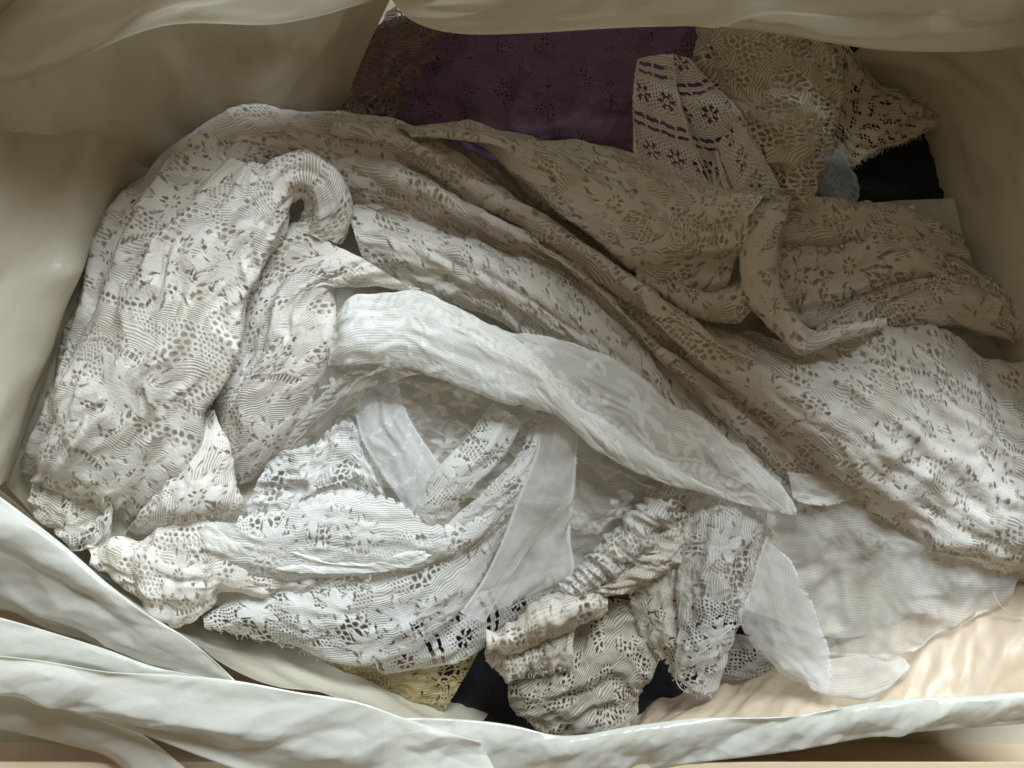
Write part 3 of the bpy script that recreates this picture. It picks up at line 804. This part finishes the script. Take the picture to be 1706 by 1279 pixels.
# far right sweep up to the hem
fold([(660, 214), (747, 209), (824, 217), (884, 233), (948, 244), (1025, 258), (1113, 286), (1190, 312), (1290, 330)],
     [(700, 236), (770, 232), (824, 250), (856, 294), (905, 333), (960, 370), (1005, 406), (1080, 465), (1200, 500)], 20, 44,
     mid=[[(680, 222, 50), (760, 222, 50), (840, 236, 56), (905, 262, 60), (980, 300, 66), (1060, 335, 60), (1120, 345, 40), (1180, 360, 56), (1255, 350, 60)],
          [(690, 230, 40), (766, 228, 46), (834, 245, 56), (885, 285, 62), (950, 330, 66), (1020, 370, 66), (1075, 405, 60), (1140, 425, 10), (1235, 410, 6)]],
     long=(12, 46, 280), crum=(2.5, 85), power=0.5, tuck=(45, 30))
fold([(1060, 440), (1110, 462), (1165, 486), (1212, 480), (1246, 462)], [(1060, 476), (1108, 494), (1160, 523), (1229, 535), (1252, 512)], 48, 16, crum=(3, 40), long=(3, 16, 120))
# front lobe, hanging towards the near left
fold([(352, 250, 10), (270, 290, 0), (205, 345, -10), (168, 390, -10), (147, 445, -8), (125, 508, -8), (106, 570, -10), (88, 640, -14), (65, 720, -24), (49, 790, -50)],
     [(500, 300, 60), (490, 345, 62), (470, 395, 58), (440, 445, 50), (412, 520, 36), (398, 610, 26), (355, 672, 10), (331, 732, -4), (265, 818, -24), (208, 868, -56)], 0, 64,
     long=(22, 60, 480), crum=(1.2, 90), crease=(6, 40, 170), power=0.45, tuck=(60, 50), ends=(0, 40), rot=90, border='E', mat=M_knit2)
# roll that turns over at the top of the lobe
fold([(385, 372, 70), (400, 335, 82), (425, 298, 92), (465, 268, 96), (512, 258, 92), (558, 282, 84), (580, 318, 74), (584, 362, 56), (566, 405, 40)],
     [(455, 412, 70), (462, 385, 70), (470, 358, 70), (482, 332, 70), (500, 325, 70), (512, 335, 64), (512, 352, 58), (505, 368, 44), (494, 384, 34)], 60, 22,
     long=(5, 20, 160), crum=(3, 50), tuck=(50, 30), rot=90)
# second fold right of the lobe
fold([(486, 366, 10), (450, 432, 10), (412, 522, 10), (398, 612, 0), (358, 676, -20), (372, 740, -30), (392, 808, -60)],
     [(700, 486, 30), (620, 474, 40), (560, 474, 40), (550, 560, 34), (512, 642, 16), (482, 716, -10), (424, 780, -50)], 0, 40,
     long=(14, 52, 360), crum=(1.2, 80), tuck=(40, 24), rot=90, power=0.55)
# pointed corner below it
fold([(346, 684, 10), (331, 738, 14), (268, 818, 4), (226, 866, -14), (212, 886, -50)], [(358, 682, 10), (376, 735, 10), (390, 790, 0), (402, 845, -10), (402, 866, -40)], 0, 26, long=(6, 34, 300), crum=(3, 50), tuck=(10, 14), name='corner')

# far right lace lengths
pan = thing('lace_drape', 'cream lace panel with netted flowers in long folds along the right wall', 'lace panel', 1500, 450, -60)
fold([(1290, 338), (1366, 333), (1440, 340), (1493, 352), (1546, 373), (1606, 402)], [(1290, 420), (1373, 425), (1430, 410), (1493, 410), (1550, 430), (1620, 440)], -28, 22, par=pan, mat=M_floral_cream, long=(8, 26, 200), crum=(5, 50))
fold([(1280, 400), (1350, 403), (1387, 407), (1423, 391), (1493, 388), (1546, 415), (1599, 438), (1650, 470)], [(1280, 545), (1340, 555), (1400, 530), (1458, 508), (1528, 484), (1588, 470), (1620, 470), (1660, 490)], -24, 34, par=pan, long=(10, 30, 200), crum=(5, 55))
fold([(1360, 545), (1412, 509), (1458, 491), (1528, 469), (1588, 457), (1651, 466), (1706, 496), (1790, 530)], [(1360, 575), (1412, 562), (1468, 542), (1528, 540), (1599, 544), (1660, 557), (1706, 568), (1790, 600)], -6, 26, par=pan, long=(7, 26, 220), crum=(4, 50))
hem = thing('lace_edging', 'narrow cream lace edging hanging in a bend over the right folds', 'lace edging', 1290, 500, 20)
fold([(1262, 322), (1240, 375), (1236, 440), (1241, 487), (1266, 522), (1302, 558), (1328, 588), (1392, 569), (1476, 540)],
     [(1314, 326), (1300, 372), (1292, 412), (1293, 450), (1298, 484), (1322, 525), (1354, 553), (1420, 539), (1476, 530)], 72, 12, par=hem, mat=M_knit2, name='strip', gath=(2, 40, 60), crum=(3, 45), tuck=(14, 14), ends=(60, 20), border='B')

# ------------------------------------------------------------------ white sheer strip across the middle
stp = thing('tulle_strip', 'bright white sheer tulle strip with woven motifs lying across the middle', 'tulle strip', 900, 650, 10)
fold([(560, 560), (600, 520), (691, 489), (743, 506), (796, 531), (853, 556), (902, 562), (955, 578), (1021, 600), (1060, 628), (1120, 680), (1159, 694), (1212, 737), (1257, 772), (1292, 803), (1326, 850)],
     [(600, 580), (660, 580), (720, 590), (780, 610), (831, 640), (884, 660), (923, 684), (965, 710), (1010, 745), (1050, 770), (1100, 795), (1160, 810), (1212, 830), (1250, 842), (1285, 850), (1326, 858)], 52, 10, M_sheer, stp, long=(4, 40, 400), crum=(1, 60), tuck=(6, 0), ends=(0, 10), border='A')
fold([(556, 548), (590, 500), (648, 494), (691, 487), (743, 504), (796, 529), (853, 561), (898, 598), (928, 640), (960, 676), (1000, 700), (1050, 738), (1120, 780), (1200, 822)],
     [(548, 606), (590, 606), (638, 606), (701, 618), (761, 642), (831, 664), (884, 674), (925, 686), (948, 706), (983, 740), (1025, 766), (1078, 794), (1140, 812), (1205, 830)], 66, 12, M_sheer, stp, long=(4, 44, 400), crum=(1, 60), tuck=(8, 6), ends=(20, 10))
fold([(556, 552, 60), (524, 612, 34), (490, 690, 6), (452, 758, -30)], [(700, 622, 62), (640, 636, 34), (566, 690, 6), (470, 760, -34)], 30, 8, M_sheer_thin, stp, name='corner', long=(4, 30, 200), tuck=(6, 6))

# ------------------------------------------------------------------ ribbons in the hollow of the middle
o = sheet('gauze_backing', [[(560, 600, -50), (700, 590, -40), (900, 640, -40)], [(520, 760, -60), (700, 740, -60), (900, 740, -60)], [(520, 900, -70), (700, 900, -80), (960, 900, -80)]], M_gauze_thin, crum=(8, 70), step=5)
o.name = 'gauze_cloth'
tag(o, 'greyish thin gauze lying at the back of the middle hollow', 'gauze')
o = sheet('tulle_cloth', [[(600, 615, 20), (700, 625, 34), (790, 650, 34), (880, 675, 30), (970, 705, 20)], [(560, 700, -30), (660, 705, -24), (750, 725, -26), (850, 745, -26), (960, 770, -26)], [(520, 800, -50), (620, 810, -40), (720, 820, -40), (830, 835, -40), (950, 840, -40)]], M_sheer_thin, gath=(9, 50, 200), crum=(3, 60))
tag(o, 'thin sheer tulle hanging from under the white strip into the hollow', 'tulle')
o = sheet('gauze_ribbon', [[(586, 670, -16), (604, 737, 0), (643, 800, 6), (690, 868, -6)], [(625, 650, -6), (645, 715, 8), (685, 780, 14), (712, 840, 4)], [(659, 622, -16), (676, 680, 0), (693, 714, 6), (738, 780, -6)]],
    M_gauze_zig, long=(3, 30, 200), border='AB', rot=90)
tag(o, 'white gauze ribbon with two rows of zigzag stitching in the middle hollow', 'gauze ribbon')
o = sheet('lace_ribbon', [[(822, 672, 0), (775, 735, 14), (718, 800, 20), (690, 860, 10)], [(852, 690, 18), (812, 750, 34), (750, 815, 38), (708, 872, 20)], [(870, 690, 0), (838, 760, 10), (785, 820, 16), (725, 890, 0)]], M_floral, long=(6, 24, 200), tuck=(14, 0), border='A')
tag(o, 'bright white lace ribbon slanting beside the stitched gauze ribbon', 'lace ribbon')
o = sheet('lace_ribbon', [[(890, 680, -6), (872, 748, 10), (820, 806, 18), (770, 850, 10), (720, 895, 0)], [(902, 690, 4), (888, 750, 26), (850, 808, 34), (800, 855, 26), (750, 905, 8)], [(912, 690, -6), (900, 750, 8), (876, 810, 16), (840, 862, 8), (790, 915, -6)]], M_floral, long=(6, 22, 200), tuck=(12, 0), border='AB')
tag(o, 'second white lace ribbon tucked beneath the tulle strip beside the wide gauze', 'lace ribbon')
o = sheet('gauze_ribbon', [[(900, 672, 10), (891, 747, 26), (866, 815, 34), (833, 908, 30), (804, 966, 24), (766, 1018, 10)], [(935, 680, 24), (928, 755, 40), (908, 830, 44), (868, 900, 40), (832, 958, 32), (788, 1030, 14)], [(966, 690, 10), (962, 758, 26), (952, 842, 30), (903, 884, 28), (857, 949, 24), (807, 1038, 6)]], M_gauze, long=(4, 30, 300), border='ABE')
tag(o, 'long white gauze ribbon falling from the tulle strip to a pointed end', 'gauze ribbon')
o = sheet('gauze_ribbon', [[(950, 820, -10), (905, 880, 0), (858, 946, 0), (812, 1026, -10)], [(952, 850, 0), (930, 905, 16), (905, 955, 16), (862, 1000, 0)], [(954, 840, -10), (950, 900, 0), (957, 955, 0), (905, 988, -10)]], M_gauze, long=(4, 30, 200), border='B')
tag(o, 'short white gauze piece spreading behind the pointed gauze ribbon', 'gauze')
o = sheet('lace_scrap', [[(470, 720, -40), (520, 740, -24), (580, 700, -24), (620, 760, -30)], [(440, 790, -30), (500, 800, -10), (580, 780, -6), (640, 830, -20)], [(400, 870, -40), (470, 860, -20), (560, 850, -16), (660, 880, -30)]], M_floral, crum=(10, 50), long=(6, 26, 120), border='A')
tag(o, 'white lace scrap bunched between the curtain lobe and the stitched ribbon', 'lace scrap')
o = sheet('lace_scrap', [[(940, 740, -30), (1000, 770, -24), (1060, 800, -24), (1120, 815, -30)], [(940, 800, -14), (1000, 825, -8), (1060, 830, -10), (1110, 835, -24)], [(930, 880, -30), (980, 890, -24), (1030, 870, -24), (1090, 850, -34)]], M_sheer_thin, crum=(7, 50), border='A')
tag(o, 'cream openwork scrap below the middle of the tulle strip', 'lace scrap')
o = sheet('gauze_cloth', [[(950, 800, -60), (1050, 810, -50), (1130, 830, -60)], [(950, 880, -40), (1020, 880, -40), (1080, 880, -50)], [(950, 960, -60), (1000, 950, -56), (1050, 920, -60)]], M_gauze_thin, crum=(8, 60))
tag(o, 'thin beige gauze behind the gathered ruffle', 'gauze')

# ------------------------------------------------------------------ near left: scalloped white lace
low = thing('scalloped_lace', 'white flower lace with scalloped hem spread at the near left', 'lace cloth', 600, 960, -60)
fold([(340, 1030), (400, 985), (480, 950), (560, 935), (640, 925), (720, 900), (790, 870), (850, 826)],
     [(342, 1042), (422, 1062), (493, 1079), (563, 1103), (612, 1107), (665, 1088), (735, 1046), (798, 962), (864, 838)], -24, 24, M_floral, low, long=(8, 50, 320), crum=(2.5, 70), tuck=(0, 0), border='B', power=0.5)
fold([(400, 862), (470, 846), (550, 818), (603, 821), (655, 832), (708, 868), (768, 872), (836, 820)],
     [(380, 940), (470, 962), (560, 962), (640, 955), (720, 932), (790, 890), (850, 838)], 14, 16, M_floral, low, long=(8, 44, 300), crum=(2, 70), tuck=(0, 10), border='A')
fold([(152, 918), (190, 902), (260, 895), (317, 868), (360, 900), (422, 930), (500, 945), (620, 950)],
     [(158, 930), (196, 960), (240, 1002), (304, 1050), (340, 1030), (352, 990), (430, 994), (520, 978), (620, 972)], -4, 20, M_knit2, low, gath=(12, 48, 180), crum=(3, 60), long=(4, 30, 200), tuck=(6, 10), border='B', uvs=1.15)
fold([(318, 895), (345, 873), (387, 871), (440, 885), (503, 908), (600, 915), (700, 895)], [(318, 906), (352, 916), (422, 939), (493, 951), (600, 955), (680, 945), (735, 915)], 26, 3, M_sheer, low, long=(5, 40, 260), crum=(2, 60), tuck=(0, 0), ends=(16, 16), border='AB')
o = sheet('lace_scrap', [[(58, 795, -70), (110, 812, -60), (150, 836, -50), (192, 838, -50)], [(54, 820, -60), (90, 845, -46), (125, 865, -40), (160, 870, -44)], [(52, 838, -70), (68, 868, -60), (95, 887, -54), (130, 900, -56)]], M_floral_cream, crum=(5, 36), border='AB')
tag(o, 'grey-cream lace scrap under the hem of the curtain lobe', 'lace scrap')
o = sheet('lace_scrap', [[(188, 832, -16), (162, 862, -20), (130, 878, -30), (92, 884, -40)], [(187, 866, -4), (170, 884, -10), (145, 895, -20), (110, 902, -36)], [(184, 904, -20), (165, 910, -24), (145, 914, -30), (120, 916, -40)]], M_floral, crum=(4, 30), border='A')
tag(o, 'small pointed white lace corner beside the near left bag fold', 'lace scrap')

# ------------------------------------------------------------------ near middle: slotted ribbon, yellowed lace, bundle
o = sheet('slotted_ribbon', [[(622, 1095, -70), (680, 1060, -60), (740, 1020, -50), (790, 990, -50), (850, 970, -50), (940, 940, -56)], [(628, 1112, -56), (700, 1090, -46), (760, 1064, -40), (810, 1030, -40), (860, 1000, -40), (945, 965, -46)], [(640, 1124, -70), (715, 1112, -64), (766, 1100, -56), (806, 1078, -54), (850, 1045, -54), (950, 990, -60)]], M_strip2, long=(4, 26, 200), border='AB')
tag(o, 'white ribbon with dark slotted bars under the scalloped hem', 'lace ribbon')
o = sheet('yellowed_lace', [[(540, 1085, -100), (640, 1085, -90), (720, 1085, -90), (800, 1080, -96)], [(550, 1100, -96), (640, 1115, -84), (700, 1130, -84), (775, 1125, -90)], [(556, 1112, -104), (620, 1138, -100), (684, 1168, -96), (730, 1198, -100)]], M_yellow, crum=(5, 50), border='B')
tag(o, 'yellowed lace piece beside the near wall of the bag', 'lace cloth')
bun = thing('lace_bundle', 'gathered white lace trim curled into a roll near the rim', 'lace trim', 960, 1000, -60)
fold([(1112, 806), (1074, 838), (1042, 870), (1010, 898), (972, 944), (936, 984)], [(1142, 815), (1124, 862), (1082, 906), (1052, 938), (1012, 968), (960, 998)], 10, 26, M_floral, bun, name='ruffle', gath=(8, 15, 60), crum=(5, 30), tuck=(26, 20))
fold([(1118, 830), (1098, 880), (1060, 920), (1010, 968), (960, 992)], [(1143, 822), (1147, 880), (1144, 914), (1100, 952), (990, 996)], 2, 18, M_floral_cream, bun, name='edge', gath=(6, 16, 60), crum=(4, 40), tuck=(0, 18), border='B')
fold([(1012, 1000), (965, 989), (923, 993), (884, 1014), (850, 1042), (810, 1056)], [(1010, 1012), (972, 1035), (934, 1056), (895, 1071), (864, 1082), (814, 1080)], 8, 30, M_floral_cream, bun, name='roll', gath=(5, 26, 80), crum=(3, 40), tuck=(24, 20))
fold([(809, 1064), (866, 1076), (900, 1066), (958, 1040)], [(812, 1092), (846, 1124), (890, 1122), (952, 1106)], -24, 18, M_floral_cream, bun, name='frill', gath=(9, 13, 60), crum=(3, 24), tuck=(10, 16), border='B')
o = sheet('net_bundle', [[(848, 1118, -96), (900, 1092, -80), (955, 1050, -60), (1010, 1000, -56), (1060, 1005, -60), (1102, 1085, -90)], [(850, 1150, -70), (900, 1150, -40), (960, 1130, -26), (1010, 1100, -26), (1050, 1100, -44), (1082, 1120, -76)], [(856, 1172, -96), (885, 1200, -84), (930, 1223, -76), (992, 1226, -76), (1030, 1208, -84), (1062, 1150, -104)]], M_net_close, crum=(9, 56), long=(6, 36, 160), tuck=(0, 24), border='B')
tag(o, 'beige net lace bundle resting on the black cloth at the near rim', 'net')
o = sheet('lace_cloth', [[(1046, 968, -30), (1056, 1020, -40), (1075, 1066, -54), (1108, 1100, -64), (1128, 1132, -76)], [(1100, 940, -6), (1100, 1000, -16), (1108, 1050, -30), (1122, 1090, -44), (1134, 1130, -66)], [(1152, 905, -10), (1150, 980, -20), (1148, 1040, -34), (1144, 1090, -50), (1142, 1130, -70)]], M_floral_cream, crum=(6, 50), long=(5, 30, 160), border='A')
tag(o, 'cream lace hanging between the gathered trim and the tall lace end', 'lace cloth')
o = sheet('lace_end', [[(1152, 838, 0), (1145, 882, 14), (1138, 935, 12), (1134, 1005, 0), (1127, 1075, -16), (1124, 1124, -40)], [(1210, 830, 30), (1206, 880, 44), (1196, 940, 42), (1188, 1010, 28), (1180, 1080, 8), (1160, 1148, -30)], [(1270, 846, 0), (1265, 880, 14), (1252, 960, 12), (1240, 1004, 0), (1228, 1060, -16), (1196, 1152, -40)]], M_floral, long=(7, 30, 260), crum=(4, 46), tuck=(14, 10), border='E')
tag(o, 'tall hanging end of white lace with frayed bottom', 'lace cloth')
o = sheet('lace_strip', [[(1262, 850, -20), (1256, 900, -16), (1246, 960, -20), (1238, 1010, -26)], [(1292, 860, -30), (1290, 910, -24), (1276, 960, -28), (1256, 1020, -34)]], M_floral_cream, crum=(3, 30), border='B')
tag(o, 'thin strip of honeycomb lace edging the tall hanging lace', 'lace strip')
o = sheet('grey_mesh', [[(1200, 1050, -110), (1250, 1060, -100), (1310, 1085, -104)], [(1200, 1130, -110), (1240, 1130, -104), (1290, 1110, -104)]], M_darkmesh, crum=(5, 30))
tag(o, 'grey mesh scrap behind the tall hanging lace near the rim', 'net')

# ------------------------------------------------------------------ near right: gauze loop and tulle
o = sheet('tulle_cloth', [[(1255, 840, -30), (1340, 815, -24), (1420, 800, -20), (1500, 840, -24), (1570, 890, -30), (1640, 930, -40), (1700, 950, -50)], [(1290, 960, -30), (1355, 940, -16), (1425, 930, -10), (1495, 940, -10), (1560, 960, -10), (1630, 970, -10), (1690, 975, -16)], [(1330, 1060, -40), (1382, 1096, -18), (1432, 1093, -12), (1478, 1083, -10), (1530, 1062, -14), (1600, 1031, -14), (1670, 996, -16)]], M_gauze_thin, gath=(20, 70, 220), crum=(6, 80), crease=(15, 80, 150), border='B')
tag(o, 'wide see-through beige tulle crumpled at the near right', 'tulle')
o = sheet('tulle_scrap', [[(1312, 786, -6), (1360, 792, 0), (1404, 803, 0), (1446, 820, -6)], [(1322, 832, 0), (1350, 842, 6), (1396, 840, 4), (1440, 824, -4)]], M_sheer, crum=(4, 36), border='B')
tag(o, 'small sheer tulle scrap below the right lace sheet beside the strip end', 'tulle')
loop = thing('gauze_loop', 'smooth white gauze ribbon curling in a loop at the near right', 'gauze ribbon', 1330, 1080, -60)
fold([(1278, 892, -6), (1262, 935, 0), (1244, 1000, 4), (1232, 1028, 10), (1268, 1080, 14), (1308, 1114, 22), (1356, 1146, 34)], [(1286, 898, -8), (1316, 935, 0), (1346, 1003, 4), (1367, 1047, 4), (1377, 1082, 14), (1381, 1120, 28), (1380, 1152, 40)], 0, 10, M_gauze, loop, name='front', long=(6, 36, 260), crum=(2, 60), tuck=(2, 2), border='AB')
fold([(1320, 1100, -10), (1375, 1098, 0), (1430, 1093, 4), (1475, 1090, 8), (1508, 1100, 20)], [(1350, 1146, 40), (1396, 1160, 48), (1440, 1157, 48), (1482, 1139, 42), (1512, 1108, 26)], 0, 6, M_gauze, loop, name='tail', long=(5, 24, 160), crum=(2, 40), tuck=(0, 4), border='B')

# ------------------------------------------------------------------ loose threads
def thread(points, parent, mat, r=0.7):
    P = np.array(points, float)
    k, L = knots(P)
    n = max(8, int(L / 4))
    C = catmull(P, k, np.linspace(0, 1, n))
    W = at(C[:, 0], C[:, 1], C[:, 2])
    T = np.gradient(W, axis=0); T /= np.linalg.norm(T, axis=1, keepdims=True)
    A1 = np.cross(T, [0.3, 0.2, 1.0]); A1 /= np.linalg.norm(A1, axis=1, keepdims=True); A2 = np.cross(T, A1)
    ring = [W + r * (math.cos(q) * A1 + math.sin(q) * A2) for q in np.linspace(0, 2 * math.pi, 6)]
    G = np.stack(ring)
    UV = np.zeros(G.shape[:2] + (2,)); UV[..., 0] = np.arange(n) / 10.0
    return grid_object('loose_thread', G, UV, None, mat, parent)
end = bpy.data.objects['lace_end']; netb = bpy.data.objects['net_bundle']
thread([(1126, 1118, -30), (1128, 1138, -30), (1142, 1152, -34), (1158, 1155, -36), (1166, 1144, -30)], end, M_lining)
thread([(1160, 1092, 30), (1180, 1078, 34), (1205, 1058, 32), (1226, 1042, 20), (1240, 1040, 24)], end, M_lining)
thread([(1180, 940, 60), (1200, 955, 60), (1220, 985, 54), (1238, 1006, 30)], end, M_lining)
thread([(1050, 1108, -40), (1066, 1116, -60), (1078, 1120, -64), (1090, 1112, -60), (1100, 1090, -50)], netb, M_lining)
thread([(852, 1130, -60), (848, 1150, -70), (858, 1172, -76), (872, 1180, -70)], netb, M_lining)
thread([(1655, 985, 10), (1668, 1010, 14), (1690, 1022, 20), (1712, 1026, 24)], bpy.data.objects['tulle_cloth.001'], M_lining)
def fringe(parent, line, n, length, mat, out=(0, 1)):
    """short frayed fibres along an edge"""
    rg = random.Random(len(line) * 17 + n)
    P = np.array(line, float); k, L = knots(P)
    org = np.array(parent['origin']) if 'origin' in parent else np.zeros(3)
    V, F = [], []
    for i in range(n):
        c = catmull(P, k, np.array([rg.random()]))[0]
        a = math.atan2(out[1], out[0]) + rg.uniform(-1.1, 1.1); l = length * rg.uniform(0.4, 1.3); bend = rg.uniform(-0.9, 0.9)
        pts_ = [c + np.array([math.cos(a + bend * q) * l * q, math.sin(a + bend * q) * l * q, rg.uniform(-1, 3) * q + 1.5]) for q in (-0.3, 0.1, 0.4, 0.7, 1.0)]
        W = [at(np.array(q[0]), np.array(q[1]), q[2]) for q in pts_]
        b0 = len(V)
        for w in W:
            for q in range(3):
                V.append((w + 0.42 * np.array([math.cos(q * 2.094), math.sin(q * 2.094), 0.6 * (q - 1)])) * S - org)
        for j in range(4):
            for q in range(3):
                F.append((b0 + j * 3 + q, b0 + j * 3 + (q + 1) % 3, b0 + j * 3 + 3 + (q + 1) % 3, b0 + j * 3 + 3 + q))
    me = bpy.data.meshes.new('fringe'); me.from_pydata([tuple(q) for q in V], [], F); me.uv_layers.new(name='uv'); me.materials.append(mat)
    o = link(bpy.data.objects.new('fringe', me), parent); o['kind'] = 'stuff'
    return o
fringe(end, [(1125, 1122, -36), (1150, 1146, -34), (1192, 1152, -38)], 60, 11, M_lining, (0, 1))
fringe(end, [(1264, 880, 12), (1250, 965, 10), (1238, 1008, 0)], 60, 9, M_lining, (1, 0.2))
fringe(hem, [(1313, 327, 66), (1298, 372, 74), (1292, 412, 74), (1294, 450, 74)], 60, 8, M_lining, (1, 0))
fringe(low, [(342, 1042, -22), (422, 1062, -22), (493, 1079, -22), (563, 1103, -22), (612, 1107, -22), (665, 1088, -22), (735, 1046, -22)], 90, 8, M_lining, (0, 1))
fringe(bpy.data.objects['spotted_lace'], [(1419, 278, -66), (1452, 254, -66), (1500, 236, -70), (1568, 208, -80)], 110, 9, M_leopard, (0.3, 1))
fringe(netb, [(856, 1172, -80), (885, 1200, -70), (930, 1223, -62), (992, 1226, -62), (1030, 1208, -70)], 60, 8, M_net, (0, 1))
fringe(bun, [(812, 1092, -14), (846, 1124, -14), (890, 1122, -14), (952, 1106, -14)], 50, 7, M_floral_cream, (0, 1))
fringe(bpy.data.objects['crumpled_net'], [(1388, 130, 0), (1387, 180, 0), (1374, 235, 0), (1353, 290, 0)], 60, 8, M_net, (1, 0.1))
print('TRIANGLES', TRIS[0])
